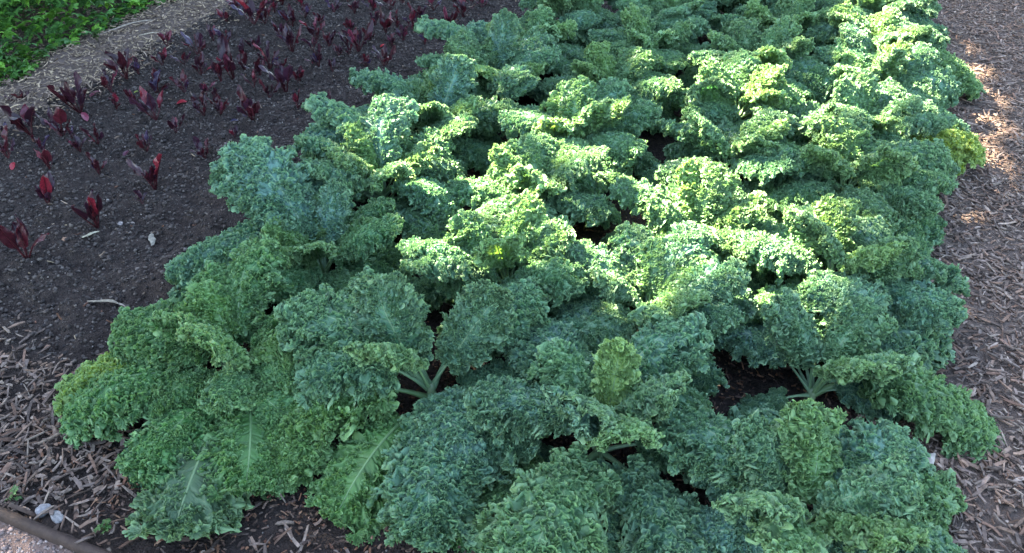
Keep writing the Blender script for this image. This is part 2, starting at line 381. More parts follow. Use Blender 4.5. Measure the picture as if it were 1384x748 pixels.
# ---------------------------------------------------------------- loose wood, pebbles
def chips(name, pos, z, length, width, pal, seed, label, tilt=.28):
    rng = np.random.default_rng(seed); n = len(pos)
    l = length[0] + (length[1] - length[0]) * rng.random(n) ** 2.2; wd = width[0] + (width[1] - width[0]) * rng.random(n) ** 1.8
    th = rng.uniform(.0012, .0045, n); az = rng.uniform(0, 6.283, n); p1 = rng.normal(0, tilt, n); p2 = rng.normal(0, tilt, n)
    bend = rng.normal(0, .12, n) * l
    # 3 cross sections of 4 points
    xs = np.array([-.5, 0, .5]); V = np.zeros((n, 12, 3))
    for j, xx in enumerate(xs):
        tp = (1 - .55 * rng.random(n)) if xx else np.ones(n)
        sk = rng.normal(0, .25, n) * wd
        for q, (a, b) in enumerate(((-.5, 0), (.5, 0), (.5, 1), (-.5, 1))):
            V[:, j * 4 + q, 0] = xx * l + rng.normal(0, .06, n) * l * (xx != 0)
            V[:, j * 4 + q, 1] = a * wd * tp + sk * (xx != 0)
            V[:, j * 4 + q, 2] = (b - .5) * th + bend * (abs(xx) * 2) * .5
    c, s = np.cos(p1), np.sin(p1); x, zz = V[..., 0] * c[:, None] - V[..., 2] * s[:, None], V[..., 0] * s[:, None] + V[..., 2] * c[:, None]
    c, s = np.cos(p2), np.sin(p2); y, zz = V[..., 1] * c[:, None] - zz * s[:, None], V[..., 1] * s[:, None] + zz * c[:, None]
    c, s = np.cos(az), np.sin(az); x, y = x * c[:, None] - y * s[:, None], x * s[:, None] + y * c[:, None]
    zb = z(pos[:, 0], pos[:, 1]) + rng.random(n) * .014
    P = np.stack([x + pos[:, 0:1], y + pos[:, 1:2], zz + zb[:, None] + .25 * l[:, None] * np.abs(np.sin(p1))[:, None]], -1).reshape(-1, 3)
    one = []
    for j in (0, 4):
        for q in range(4):
            q2 = (q + 1) % 4; one.append([j + q, j + q2, j + 4 + q2, j + 4 + q])
    one += [[3, 2, 1, 0], [8, 9, 10, 11]]
    F = (np.array(one)[None] + (np.arange(n) * 12)[:, None, None]).reshape(-1, 4)
    pal = np.array(pal); pc = pal[rng.integers(0, len(pal), n)] * rng.uniform(.6, 1.4, (n, 1))
    o = link(name, new_mesh(name, P, F, CHIP, smooth=False, cols=np.repeat(pc, 12, 0)))
    return tag(o, label, 'mulch', kind='stuff')

GREY = [(.175, .140, .128), (.13, .102, .093), (.10, .076, .068), (.20, .165, .150), (.085, .064, .058), (.16, .115, .095), (.25, .21, .185), (.15, .092, .070), (.12, .098, .093), (.18, .12, .092)]
GREY = [(c[0] * 1.1 * .8 + .034, c[1] * .8 + .027, c[2] * .88 * .8 + .023) for c in GREY]
STRAW = [(.19, .155, .13), (.13, .105, .088), (.22, .18, .145), (.11, .086, .073), (.28, .23, .17), (.09, .07, .06)]
STRAW = [(c[0] * 1.15, c[1] * 1.05, c[2] * .92) for c in STRAW]
RED = [(.15, .075, .045), (.10, .05, .034), (.19, .11, .07), (.075, .045, .034), (.12, .08, .06), (.05, .034, .028), (.09, .06, .048)]
rg = np.random.default_rng(21)
def scatter(n, x0, x1, y0, y1, keep):
    p = np.stack([rg.uniform(x0, x1, n), rg.uniform(y0, y1, n)], -1)
    return p[rg.random(n) < keep(p[:, 0], p[:, 1])]
flat = lambda h: (lambda x, y: np.full(len(x), h))
chips('wood_chips', scatter(64000, .2, 1.75, .75, 7.5, lambda x, y: sstep(x + .2 * (vnoise(x, y, .25, 3) - .5), .26, .5) * np.where(y > 4, .8, 1)), flat(.024), (.006, .058), (.0025, .011), GREY, 1, 'weathered grey brown wood chips covering the path right of the kale', .19)
chips('wood_chips', scatter(26000, -4.5, -3.15, .9, 7.5, lambda x, y: 1 - sstep(x + .25 * (vnoise(x, y, .3, 4) - .5), -3.45, -3.15)), flat(.026), (.008, .055), (.003, .009), STRAW, 2, 'fine straw coloured chips on the path between beets and green plants')
chips('wood_chips', scatter(12000, -2.4, -.2, .70, 1.75, lambda x, y: np.clip(sstep(-x + .35 * (vnoise(x, y, .2, 5) - .5), 1.35, 1.65) * (1 - sstep(y + .3 * (vnoise(x, y, .25, 19) - .5), 1.0, 1.3)) + .22 * (1 - sstep(y, .8, 1.1)), 0, 1)), lambda x, y: soil_height(x, y) + .004, (.008, .065), (.003, .012), [tuple(c * .8 for c in q) for q in GREY], 3, 'grey wood chips at the front left corner of the kale bed')
chips('wood_chips', scatter(30000, -1.75, .5, .75, 3.0, lambda x, y: .25 + .75 * vnoise(x, y, .3, 11)), lambda x, y: soil_height(x, y) + .003, (.004, .024), (.002, .007), RED, 4, 'reddish brown bark crumbs lying under the kale plants', .35)
def litter(x, y): return .05 + .55 * sstep(x, -2.1, -1.75) * sstep(vnoise(x, y, .35, 12), .4, .7) + .35 * (1 - sstep(x, -3.35, -3.1))
chips('wood_chips', scatter(6000, -3.45, -1.6, 1.2, 5, litter), lambda x, y: soil_height(x, y) + .002, (.006, .03), (.002, .006), STRAW + RED[:2], 5, 'scattered splinters and straw lying on the dark beet soil')

def stones(name, pos, z, size, pal, seed, label, cat='gravel', power=5):
    rng = np.random.default_rng(seed)
    base = []
    for i in range(4):
        la = np.pi * (i + .5) / 4 - np.pi / 2
        base += [(math.cos(la) * math.cos(a), math.cos(la) * math.sin(a), math.sin(la)) for a in np.linspace(0, 2 * np.pi, 6, endpoint=False)]
    base = np.array(base); n = len(pos)
    sz = size[0] + (size[1] - size[0]) * rng.random(n) ** power
    V = base[None] * (1 + rng.normal(0, .22, (n, 24, 1))) * rng.uniform(.6, 1.2, (n, 1, 3)) * sz[:, None, None] * np.array([1, 1, .75])
    az = rng.uniform(0, 6.28, n); c, s = np.cos(az)[:, None], np.sin(az)[:, None]
    P = np.stack([V[..., 0] * c - V[..., 1] * s + pos[:, 0:1], V[..., 0] * s + V[..., 1] * c + pos[:, 1:2], V[..., 2] + (z(pos[:, 0], pos[:, 1]) + .3 * sz)[:, None]], -1).reshape(-1, 3)
    one = [[r * 6 + k, r * 6 + (k + 1) % 6, r * 6 + 6 + (k + 1) % 6, r * 6 + 6 + k] for r in range(3) for k in range(6)] + [[0, 5, 4, 3], [0, 3, 2, 1], [18, 19, 20, 21], [18, 21, 22, 23]]
    F = (np.array(one)[None] + (np.arange(n) * 24)[:, None, None]).reshape(-1, 4)
    pc = np.array(pal)[rng.integers(0, len(pal), n)] * rng.uniform(.7, 1.3, (n, 1))
    return tag(link(name, new_mesh(name, P, F, STONE, cols=np.repeat(pc, 24, 0))), label, cat, kind='stuff')
DIRT = [(.054, .042, .036), (.036, .028, .024), (.068, .053, .045), (.025, .019, .017), (.095, .077, .065)]
stones('soil_crumbs', scatter(70000, -3.5, -1.55, 1.15, 5.2, lambda x, y: .35 + .65 * vnoise(x, y, .2, 14)), soil_height, (.002, .009), DIRT, 6, 'dark crumbly clods over the beet bed', 'soil', 2.6)
stones('gravel', scatter(7000, -2.6, -.6, .35, .682, lambda x, y: np.ones(len(x))), flat(.014), (.003, .010), [(.30, .20, .16), (.22, .16, .14), (.36, .28, .24), (.16, .12, .11)], 7, 'pinkish fine gravel outside the bed edging')
stones('gravel', scatter(2600, -3.4, -.3, .72, 4, lambda x, y: np.where(x < -1.6, 1, np.where(y < 1.2, 1, 0))), soil_height, (.002, .006), [(.20, .17, .15), (.14, .11, .10), (.26, .22, .19)], 8, 'small pale grit scattered over the soil')

# ---------------------------------------------------------------- edging strip
EDGE = earth_material('rusty_edging', (.030, .020, .016), (.062, .042, .034), (.045, .030, .026), 30, .003, .7)
n = 90; ex = np.linspace(-6, 3, n); ey = .695 + .008 * np.sin(ex * 1.7) + .004 * np.sin(ex * 5)
prof = np.array([(-.013, -.05), (-.013, .012), (-.010, .021), (-.003, .026), (.003, .026), (.010, .021), (.013, .012), (.013, -.05)])
ev = np.stack([np.repeat(ex, 8), np.repeat(ey, 8) + np.tile(prof[:, 0], n), np.tile(prof[:, 1], n) + .012 + np.repeat(.003 * np.sin(ex * 3.1), 8)], -1)
ii = np.arange(n * 8).reshape(n, 8); ef = np.stack([ii[:-1, :-1], ii[:-1, 1:], ii[1:, 1:], ii[1:, :-1]], -1).reshape(-1, 4)
tag(link('garden_edging', new_mesh('garden_edging', ev, ef, EDGE)), 'dark brown rounded edging strip along the front of the bed', 'edging')

# ---------------------------------------------------------------- kale
LM = kale_material(); SM = stalk_material()
KINDS = {
 'mid':     [dict(L=.27, W=.15, pet=.085, th0=52, th1=-30, power=1.3, frill=1, curl=.25, lobes=125), dict(L=.28, W=.15, pet=.09, th0=58, th1=-20, power=1.5, frill=1.05, curl=.3, lobes=125),
             dict(L=.26, W=.15, pet=.085, th0=46, th1=-45, power=1.2, frill=1, curl=.2, lobes=130), dict(L=.24, W=.16, pet=.09, th0=60, th1=-55, power=1.4, frill=.95, curl=.3, lobes=120)],
 'outer':   [dict(L=.28, W=.155, pet=.09, th0=34, th1=-35, power=1.2, frill=1, curl=.2, lobes=130), dict(L=.27, W=.155, pet=.09, th0=38, th1=-55, power=1.2, frill=1, curl=.2, lobes=130),
             dict(L=.27, W=.17, pet=.09, th0=30, th1=-30, power=1.1, frill=.95, curl=.25, lobes=125), dict(L=.27, W=.165, pet=.085, th0=36, th1=-48, power=1.5, frill=1, curl=.2, lobes=135)],
 'inner':   [dict(L=.16, W=.10, pet=.06, th0=76, th1=15, power=1.5, frill=.85, curl=.5, lobes=60), dict(L=.15, W=.095, pet=.055, th0=70, th1=0, power=1.6, frill=.85, curl=.5, lobes=60)],
 'flat':    [dict(L=.25, W=.20, pet=.09, th0=24, th1=-42, power=1.2, frill=.85, curl=.2, flat=.28, lobes=115), dict(L=.24, W=.19, pet=.09, th0=20, th1=-36, power=1.2, frill=.85, curl=.2, flat=.36, lobes=110)],
 'old':     [dict(L=.27, W=.19, pet=.09, th0=12, th1=-30, power=1.2, frill=.85, curl=.2, flat=.5, lobes=75), dict(L=.27, W=.18, pet=.09, th0=16, th1=-38, power=1.2, frill=.8, curl=.2, flat=.42, lobes=100)],
 'arch': [dict(L=.30, W=.14, pet=.11, th0=56, th1=-32, power=1.2, frill=1, curl=.25, lobes=130), dict(L=.29, W=.135, pet=.12, th0=62, th1=-22, power=1.4, frill=1, curl=.3, lobes=125)],
 'slim': [dict(L=.20, W=.085, pet=.06, th0=84, th1=62, power=1.6, frill=.75, curl=.3, flat=.18, lobes=70, convex=.3)],
 'stalky': [dict(L=.22, W=.15, pet=.12, th0=36, th1=-30, power=1.6, frill=1, curl=.25, lobes=115), dict(L=.2, W=.14, pet=.12, th0=30, th1=-35, power=1.6, frill=1, curl=.25, lobes=110)],
 'upright': [dict(L=.24, W=.13, pet=.08, th0=82, th1=52, power=1.6, frill=.85, curl=.25, flat=.1, lobes=100, convex=.5), dict(L=.26, W=.15, pet=.08, th0=78, th1=40, power=1.5, frill=.9, curl=.2, flat=.25, lobes=90, convex=.5)],
 'long':    [dict(L=.32, W=.17, pet=.10, th0=40, th1=-62, power=1.0, frill=1, curl=.2, lobes=140)],
}
LEAVES = {}
sd = 100
for kind, specs in KINDS.items():
    LEAVES[kind] = []
    for sp in specs:
        sd += 1
        (v, f, e, vn), (sv, sf) = kale_leaf(sd, **sp)
        LEAVES[kind].append((new_mesh('kale_leaf', v, f, LM, {'edge': e, 'vein': vn}), new_mesh('kale_stalk', sv, sf, SM)))

def stem_mesh(h, seed):
    rng = np.random.default_rng(seed); m, k = 9, 12
    z = np.linspace(-.03, h, m); a = np.linspace(0, 2 * np.pi, k, endpoint=False)
    r = np.interp(z, [-.03, 0, h * .6, h], [.017, .014, .015, .010])
    v = np.stack([(r[:, None] * (1 + .12 * rng.normal(size=(m, k))) * np.cos(a)).ravel(), (r[:, None] * (1 + .12 * rng.normal(size=(m, k))) * np.sin(a)).ravel(), np.repeat(z, k)], -1)
    i = np.arange(m * k).reshape(m, k); i2 = np.roll(i, -1, 1)
    return np.concatenate([v, [[0, 0, h + .004]]]), np.concatenate([np.stack([i[:-1], i2[:-1], i2[1:], i[1:]], -1).reshape(-1, 4), np.stack([i[-1], i2[-1], np.full(k, m * k), np.full(k, m * k)], -1)])
def stem(h, seed, parent, color):
    v, f = stem_mesh(h, seed)
    m = bpy.data.meshes.new('kale_stem'); m.from_pydata(v.tolist(), [], [list(dict.fromkeys(q)) for q in f.tolist()]); m.materials.append(SM); m.update()
    for p in m.polygons: p.use_smooth = True
    return link('stem', m, parent, color=color)

BLUE, MID, GREEN, LIME, YEL = (.066, .160, .126), (.058, .150, .076), (.040, .134, .034), (.125, .24, .055), (.24, .32, .05)  # YEL has sunlight shining through a leaf put into the colour
def mixc(a, b, t): return tuple(a[i] * (1 - t) + b[i] * t for i in range(3))

NAT = {'mid': .2, 'outer': .22, 'inner': .1, 'flat': .22, 'old': .24, 'upright': .08, 'slim': .08, 'stalky': .25, 'arch': .24, 'long': .26}
def kale_plant(x, y, seed, label, leaves, base, h=.10, scale=1.):
    rng = random.Random(seed)
    root = bpy.data.objects.new('kale_plant', None); COL.objects.link(root)
    root.location = (x, y, float(soil_height(np.array([x]), np.array([y]))[0]) - .004); root.empty_display_size = .1
    tag(root, label, 'kale plant', 'curly kale plants in the bed')
    stem(h, seed, root, mixc(base, (.2, .22, .12), .5))
    for i, sp in enumerate(leaves):
        az, reach, kind = sp[:3]; colr = sp[3] if len(sp) > 3 and sp[3] else None; tl = sp[4] if len(sp) > 4 else None
        s = scale * (1.3 if kind == 'inner' else 1) if reach is None else max(.7, min(1.4, .93 * reach / NAT[kind]))
        if kind == 'upright' and reach is not None: s = scale
        me, ms = rng.choice(LEAVES[kind])
        if colr is None:
            t = rng.random()
            colr = mixc(base, mixc(MID, LIME, .25 + .5 * (kind in ('inner', 'upright'))), .6 * t * t + (.35 if kind in ('inner',) else 0))
            k = rng.uniform(.78, 1.2); colr = tuple(c * k for c in colr)
            if kind == 'old': colr = mixc(colr, (.07, .11, .03), .5)
        hz = h * {'old': .35, 'flat': .5, 'outer': .65, 'long': .8, 'mid': .9, 'inner': 1, 'upright': .95, 'slim': 1, 'stalky': .9, 'arch': 1}[kind]
        a = R(az); o = link('leaf', me, root, (.008 * math.cos(a), .008 * math.sin(a), hz), (R(rng.gauss(0, 12)), R(rng.gauss(0, 8) if tl is None else -tl), a), (s, s * rng.choice((-1, 1)), s), colr)
        st = link('stalk', ms, o, color=colr)
    return root

def auto_leaves(rng, n_mid=8, n_out=7, n_in=5, jit=10):
    L = []; a0 = rng.uniform(0, 360)
    for i in range(n_in + n_mid + n_out):
        kind = 'inner' if i < n_in else 'mid' if i < n_in + n_mid else 'outer'
        L.append((a0 + 137.5 * i + rng.gauss(0, jit), None, kind))
    return L
INN = [(20, None, 'inner'), (150, None, 'inner'), (260, None, 'inner')]
FRONT = [
 (.17, 1.81, 'blue green kale with bare pale stalks fanning open beside the right path', BLUE, .05, [(22, .19, 'outer'), (8, .36, 'long', mixc(MID, LIME, .3)), (146, .24, 'stalky'), (13, .14, 'mid'), (180, .25, 'stalky'), (89, .23, 'stalky'), (42, .34, 'outer'), (118, .25, 'stalky'), (62, .22, 'stalky'), (-30, .15, 'inner'), (222, .2, 'outer'), (-60, None, 'inner'), (60, None, 'inner'), (150, None, 'inner')]),
 (.17, 1.27, 'blue green kale at the front right corner, its lowest leaves near the frame', BLUE, .11, [(160, .18, 'outer'), (92, .15, 'mid'), (32, .22, 'outer'), (-25, .19, 'outer'), (-115, .19, 'outer'), (158, .24, 'mid'), (64, .23, 'mid'), (48, .30, 'outer', mixc(BLUE, LIME, .5)), (-70, .2, 'outer'), (200, .22, 'outer'), (115, None, 'inner', mixc(MID, LIME, .5)), (0, .16, 'mid'), (10, .27, 'outer'), (138, .33, 'long', mixc(BLUE, MID, .3)), (112, .27, 'outer'), (-40, None, 'inner'), (-100, None, 'inner')] + INN),
 (-.31, 1.36, 'kale with one upright light green leaf standing at its centre', mixc(BLUE, MID, .3), .12, [(100, None, 'slim', (.17, .29, .09)), (166, .23, 'outer'), (18, .24, 'outer', mixc(BLUE, LIME, .3)), (-73, .22, 'outer'), (-43, .31, 'outer'), (-137, .24, 'flat'), (-94, .34, 'outer', mixc(MID, LIME, .2)), (62, .26, 'mid'), (138, .26, 'mid'), (-118, .33, 'flat', mixc(MID, LIME, .35)), (-25, .27, 'old', mixc(BLUE, LIME, .2)), (195, .22, 'mid'), (40, .2, 'mid'), (-60, None, 'inner'), (-120, None, 'inner', BLUE), (0, None, 'inner')] + INN[1:]),
 (-.78, 1.37, 'kale with two tall leaves showing pale midribs and yellowed lower leaves', mixc(BLUE, MID, .6), .13, [(28, .22, 'outer'), (-160, .27, 'mid'), (-112, .26, 'flat', mixc(BLUE, MID, .2)), (-84, .38, 'old', (.10, .17, .05)), (-46, .26, 'outer', mixc(BLUE, MID, .4)), (88, None, 'upright'), (118, None, 'upright'), (-178, .28, 'mid'), (-125, .31, 'old', (.14, .2, .05)), (150, .24, 'mid'), (60, .25, 'mid'), (-20, .24, 'outer'), (-142, .31, 'outer', mixc(GREEN, LIME, .35)), (-103, .30, 'flat', mixc(GREEN, LIME, .25)), (-65, .31, 'outer', mixc(BLUE, MID, .7))] + INN[2:]),
 (-1.30, 1.24, 'deep green kale at the front left corner of the bed', GREEN, .11, [(-138, .46, 'outer'), (-110, .42, 'flat', mixc(GREEN, BLUE, .4)), (-72, .40, 'old', (.045, .10, .045)), (-45, .29, 'flat', mixc(GREEN, LIME, .2)), (-92, .25, 'outer'), (-162, .42, 'outer', mixc(GREEN, YEL, .5)), (-178, .24, 'mid'), (-16, .2, 'mid'), (137, .22, 'mid'), (170, .3, 'outer'), (60, .22, 'mid'), (100, .24, 'mid'), (-120, .17, 'mid'), (-60, .16, 'mid'), (10, .16, 'mid'), (-30, .26, 'outer', mixc(GREEN, LIME, .4)), (-100, None, 'inner', GREEN), (30, None, 'inner', GREEN)] + INN),
]
for i, (x, y, lab, base, h, lv) in enumerate(FRONT):
    kale_plant(x, y, 40 + i, lab, lv, base, h)
rk = random.Random(9)
COLS = [(-1.33, 'along the beet bed'), (-.80, 'second in from the beet bed'), (-.29, 'second in from the right path'), (.19, 'along the right path')]
for ci, (cx, ctext) in enumerate(COLS):
    y = [1.74, 1.88, 1.86, 2.28][ci]; k = 1 if ci < 3 else 2
    ymax = 4.75 + .35 * (cx + 1.5)
    while y < ymax:
        k += 1
        x = cx + rk.uniform(-.05, .05) - (.13 * math.exp(-((y - 2.75) / .6) ** 2) if ci == 0 else 0); yy = y + rk.uniform(-.05, .05)
        t = (cx + 1.33) / 1.52
        base = mixc(GREEN, BLUE, min(1, .25 + .75 * t)) if y < 2.2 else mixc(MID, BLUE, rk.uniform(.1, .9))
        lv = auto_leaves(rk)
        for q in range(rk.choice((0, 1, 1))): lv += [(rk.uniform(0, 360), None, rk.choice(('mid', 'mid', 'long', 'outer')))]
        if ci == 0 and 1.6 < y < 3.4:
            lv += [(rk.uniform(165, 178), .40, 'long', BLUE), (rk.uniform(192, 206), .36, 'long', mixc(MID, BLUE, .5)), (rk.uniform(120, 160), .31, 'mid', BLUE), (rk.uniform(190, 215), .33, 'outer', mixc(MID, BLUE, .5)), (rk.uniform(160, 185), .31, 'arch', mixc(BLUE, MID, .4)), (rk.uniform(105, 135), .29, 'arch', BLUE), (rk.uniform(60, 100), None, 'upright', BLUE)]
        if ci == 3 and 3.2 < y < 3.6: lv += [(12, .41, 'outer', mixc(YEL, LIME, .2))]  # yellow put in for sun coming through this leaf
        if ci == 3 and 3.8 < y < 4.4: lv += [(-5, .38, 'long', mixc(MID, LIME, .35))]
        if ci == 3:
            x += .01
            lv += [(rk.uniform(-25, 5), .25, 'outer'), (rk.uniform(10, 40), .25, 'mid')]
        kale_plant(x, yy, 300 + ci * 50 + k, 'curly kale %s from the front in the row %s' % (ORD[k], ctext), lv, base, rk.uniform(.10, .15), rk.uniform(.86, 1.02))
        y += .49

# ---------------------------------------------------------------- beet seedlings
def simple_skin(name, rough, spec, transl, tmul, noise=35, coat=0.):
    m, t, N, K = nt(name)
    out = N.new('ShaderNodeOutputMaterial'); bs = N.new('ShaderNodeBsdfPrincipled'); tr = N.new('ShaderNodeBsdfTranslucent'); mx = N.new('ShaderNodeMixShader'); oi = N.new('ShaderNodeObjectInfo')
    tc = N.new('ShaderNodeTexCoord'); n1 = N.new('ShaderNodeTexNoise'); n1.inputs['Scale'].default_value = noise; n1.inputs['Detail'].default_value = 4; K.new(tc.outputs['Object'], n1.inputs['Vector'])
    mr = N.new('ShaderNodeMapRange'); mr.inputs['From Min'].default_value = .3; mr.inputs['From Max'].default_value = .7; mr.inputs['To Min'].default_value = .6; mr.inputs['To Max'].default_value = 1.4; K.new(n1.outputs[0], mr.inputs['Value'])
    hs = N.new('ShaderNodeHueSaturation'); K.new(oi.outputs['Color'], hs.inputs['Color']); K.new(mr.outputs[0], hs.inputs['Value'])
    K.new(hs.outputs[0], bs.inputs['Base Color']); bs.inputs['Roughness'].default_value = rough; bs.inputs['Specular IOR Level'].default_value = spec
    h2 = N.new('ShaderNodeHueSaturation'); h2.inputs['Value'].default_value = tmul; K.new(hs.outputs[0], h2.inputs['Color']); K.new(h2.outputs[0], tr.inputs[0])
    mx.inputs[0].default_value = transl; K.new(bs.outputs[0], mx.inputs[1]); K.new(tr.outputs[0], mx.inputs[2]); K.new(mx.outputs[0], out.inputs[0])
    return m
BEET = simple_skin('beet_skin', .38, .5, .25, 2.2)
def beet_leaf(seed):
    """unit-height beet leaf: thin stalk from the origin along +X/up carrying a wavy oval blade"""
    rng = np.random.default_rng(seed)
    th0 = R(rng.uniform(62, 85)); th1 = R(rng.uniform(25, 80)); n = 40
    s = np.linspace(0, 1, n); th = th0 + (th1 - th0) * s ** 2
    cx = np.concatenate([[0], np.cumsum(np.cos(th[:-1]) / (n - 1))]); cz = np.concatenate([[0], np.cumsum(np.sin(th[:-1]) / (n - 1))])
    b0 = rng.uniform(.30, .44); u = np.linspace(0, 1, 16); v = np.linspace(-1, 1, 9); U, V = np.meshgrid(u, v, indexing='ij')
    wd = rng.uniform(.11, .17) * np.sin(np.pi * np.clip(U, 0, 1) ** .85) ** .65 * (1 - .15 * U)
    q = b0 + (1 - b0) * U; y = V * wd; z = -.06 * np.abs(V) * rng.uniform(-1.5, 1.2) + .03 * V * np.sin(9 * U + rng.uniform(0, 6)) + .02 * np.sin(14 * U + 3 * V + rng.uniform(0, 6)) * np.abs(V)
    tx = np.interp(q, s, cx); tz = np.interp(q, s, cz); tt = np.interp(q, s, th)
    bl = np.stack([tx - z * np.sin(tt), y, tz + z * np.cos(tt)], -1).reshape(-1, 3)
    i = np.arange(16 * 9).reshape(16, 9); f1 = np.stack([i[:-1, :-1], i[1:, :-1], i[1:, 1:], i[:-1, 1:]], -1).reshape(-1, 4)
    m, k = 12, 6; q = np.linspace(0, .93, m); r = np.interp(q, [0, .4, 1], [.022, .017, .006]); a = np.linspace(0, 2 * np.pi, k, endpoint=False)
    tx = np.interp(q, s, cx)[:, None]; tz = np.interp(q, s, cz)[:, None]; tt = np.interp(q, s, th)[:, None]
    yy = r[:, None] * np.cos(a); zz = r[:, None] * np.sin(a) - .008
    st = np.stack([tx - zz * np.sin(tt), yy, tz + zz * np.cos(tt)], -1).reshape(-1, 3)
    j = np.arange(m * k).reshape(m, k); j2 = np.roll(j, -1, 1)
    return (bl, f1), (st, np.stack([j[:-1], j[1:], j2[1:], j2[:-1]], -1).reshape(-1, 4))
BL = []
for q in range(9):
    (a, b), (c, d) = beet_leaf(900 + q); BL.append((new_mesh('beet_leaf', a, b, BEET), new_mesh('beet_stalk', c, d, BEET)))
BEETS = [(-3.29,3.25,0.081),(-3.11,3.27,0.130),(-3.26,3.71,0.080),(-3.06,3.70,0.166),(-3.03,3.41,0.113),(-2.89,3.47,0.079),(-3.12,3.98,0.087),(-2.91,3.85,0.118),(-2.67,3.49,0.155),(-2.66,3.71,0.122),(-2.89,3.97,0.074),(-2.82,4.15,0.091),(-3.21,2.86,0.161),(-3.16,3.06,0.091),(-2.97,2.80,0.112),(-2.93,3.07,0.107),(-2.72,3.06,0.182),(-2.65,3.26,0.132),(-2.42,3.07,0.151),(-2.43,3.38,0.105),(-3.16,2.50,0.223),(-3.01,2.57,0.093),(-2.74,2.53,0.154),(-2.56,2.64,0.104),(-2.73,2.85,0.084),(-2.59,2.76,0.082),(-2.35,2.71,0.134),(-2.24,2.90,0.088),(-3.17,2.23,0.200),(-3.05,2.28,0.164),(-2.83,2.27,0.103),(-3.05,2.01,0.128),(-2.84,2.02,0.109),(-2.63,2.07,0.098),(-2.58,2.29,0.100),(-2.31,2.33,0.097),(-2.55,3.00,0.076),(-2.94,2.24,0.056),(-3.31,2.21,0.068),(-2.64,1.82,0.140),(-2.34,1.76,0.168),(-2.41,1.51,0.187),(-2.34,2.06,0.152),(-2.29,1.94,0.050),(-2.88,3.94,0.069),(-2.68,4.16,0.080),(-2.60,4.25,0.100),(-2.47,4.04,0.087),(-2.49,4.26,0.100),(-2.28,4.13,0.106),(-2.34,3.63,0.153),(-2.31,3.88,0.121),(-2.33,4.05,0.086),(-2.11,3.50,0.121),(-2.41,3.54,0.072),(-2.36,3.56,0.062),(-2.25,4.36,0.099),(-2.07,4.19,0.115),(-2.04,4.33,0.127),(-2.01,4.54,0.080),(-2.56,3.91,0.076),(-2.21,4.03,0.075),(-2.12,2.98,0.040),(-3.13,4.07,0.093),(-3.22,3.83,0.081),(-3.24,4.14,0.074),(-2.83,4.33,0.083),(-2.21,4.55,0.071),(-3.37,4.06,0.063),(-3.08,4.17,0.073),(-2.98,4.31,0.063),(-2.72,4.41,0.062),(-2.45,4.49,0.072),(-2.39,4.63,0.073),(-3.32,3.88,0.092),(-3.04,3.77,0.098),(-3.02,4.11,0.092),(-2.76,3.91,0.078),(-2.55,3.67,0.083),(-2.36,3.79,0.074),(-2.49,4.41,0.092),(-2.28,4.24,0.088),(-2.08,4.08,0.085),(-2.21,3.76,0.072),(-2.11,4.59,0.081),(-2.02,4.69,0.072),(-2.84,3.64,0.095),(-2.92,3.40,0.083),(-3.15,3.45,0.086),(-3.09,3.14,0.082),(-3.18,2.91,0.081),(-2.73,2.98,0.103),(-2.77,3.21,0.089),(-2.62,3.14,0.095),(-2.57,3.24,0.078),(-2.42,3.18,0.085),(-2.55,3.52,0.081),(-2.32,3.34,0.069),(-2.47,3.72,0.083),(-2.22,3.50,0.079),(-2.18,3.84,0.082),(-2.06,3.86,0.073),(-2.84,2.84,0.094),(-3.01,2.68,0.094),(-3.19,2.72,0.097),(-2.58,2.47,0.095),(-2.32,2.54,0.069),(-2.52,2.70,0.081),(-2.43,2.95,0.091),(-3.51,2.48,0.090),(-2.99,2.13,0.088),(-2.85,2.19,0.087),]
BACKLIT_REDS = {3, 9, 15, 17, 22, 39, 40, 42, 32, 47}
bands_y = [0, 1.9, 2.2, 2.45, 2.7, 2.95, 3.2, 3.5, 3.8, 4.1, 9]
def band(y): return next(i for i in range(1, len(bands_y)) if y < bands_y[i])
order = {}
for b in range(1, len(bands_y)):
    ids = sorted((p for p in range(len(BEETS)) if band(BEETS[p][1]) == b), key=lambda p: BEETS[p][0])
    for k, p in enumerate(ids): order[p] = (k + 1, b, len(ids))
rb = random.Random(4)
DARK = [(.034, .006, .010), (.022, .005, .010), (.055, .008, .013), (.030, .010, .020)]
def beet(idx):
    x, y, h = BEETS[idx]
    root = bpy.data.objects.new('beet_seedling', None); COL.objects.link(root); root.empty_display_size = .03
    root.location = (x, y, float(soil_height(np.array([x]), np.array([y]))[0]) - .004); root.rotation_euler = (0, 0, rb.uniform(0, 6.28))
    k, b, tot = order[idx]
    red = idx in BACKLIT_REDS
    look = ('beet seedling with one leaf painted backlit red' if red else 'tall dark burgundy beet seedling' if h > .145 else 'tiny dark purple beet seedling' if h < .08 else 'small dark maroon beet seedling')
    k = min(k, 24)
    tag(root, '%s, %s from the left in the %s line back' % (look, ORD[k], ORD[b]), 'beet seedling', 'beet seedlings in the dark soil')
    n = rb.choice((6, 7, 7, 8)) if h > .07 else 4
    hh = max(h, .065) * (1.2 if y > 2.6 else 1.02)
    for i in range(n):
        s = hh * (rb.uniform(.85, 1.1) if i < 2 else rb.uniform(.55, .9))
        me, ms = rb.choice(BL); c = rb.choice(DARK)
        if red and i == 0: c = (.13, .010, .018)  # backlight on this leaf painted as a brighter red
        elif rb.random() < .16: c = rb.choice([(.10, .010, .020), (.10, .02, .035), (.04, .026, .055)])  # reds paint backlight, blue violet paints sky reflected on glossy leaves
        wdt = rb.uniform(.8, 1.1)
        o = link('leaf', me, root, (0, 0, 0), (R(rb.gauss(0, 10)), R(rb.gauss(0, 9)), i * 2.4 + rb.uniform(-.5, .5)), (s, s * wdt, s), c)
        link('stalk', ms, o, color=(.06, .012, .016))
for i in range(len(BEETS)): beet(i)
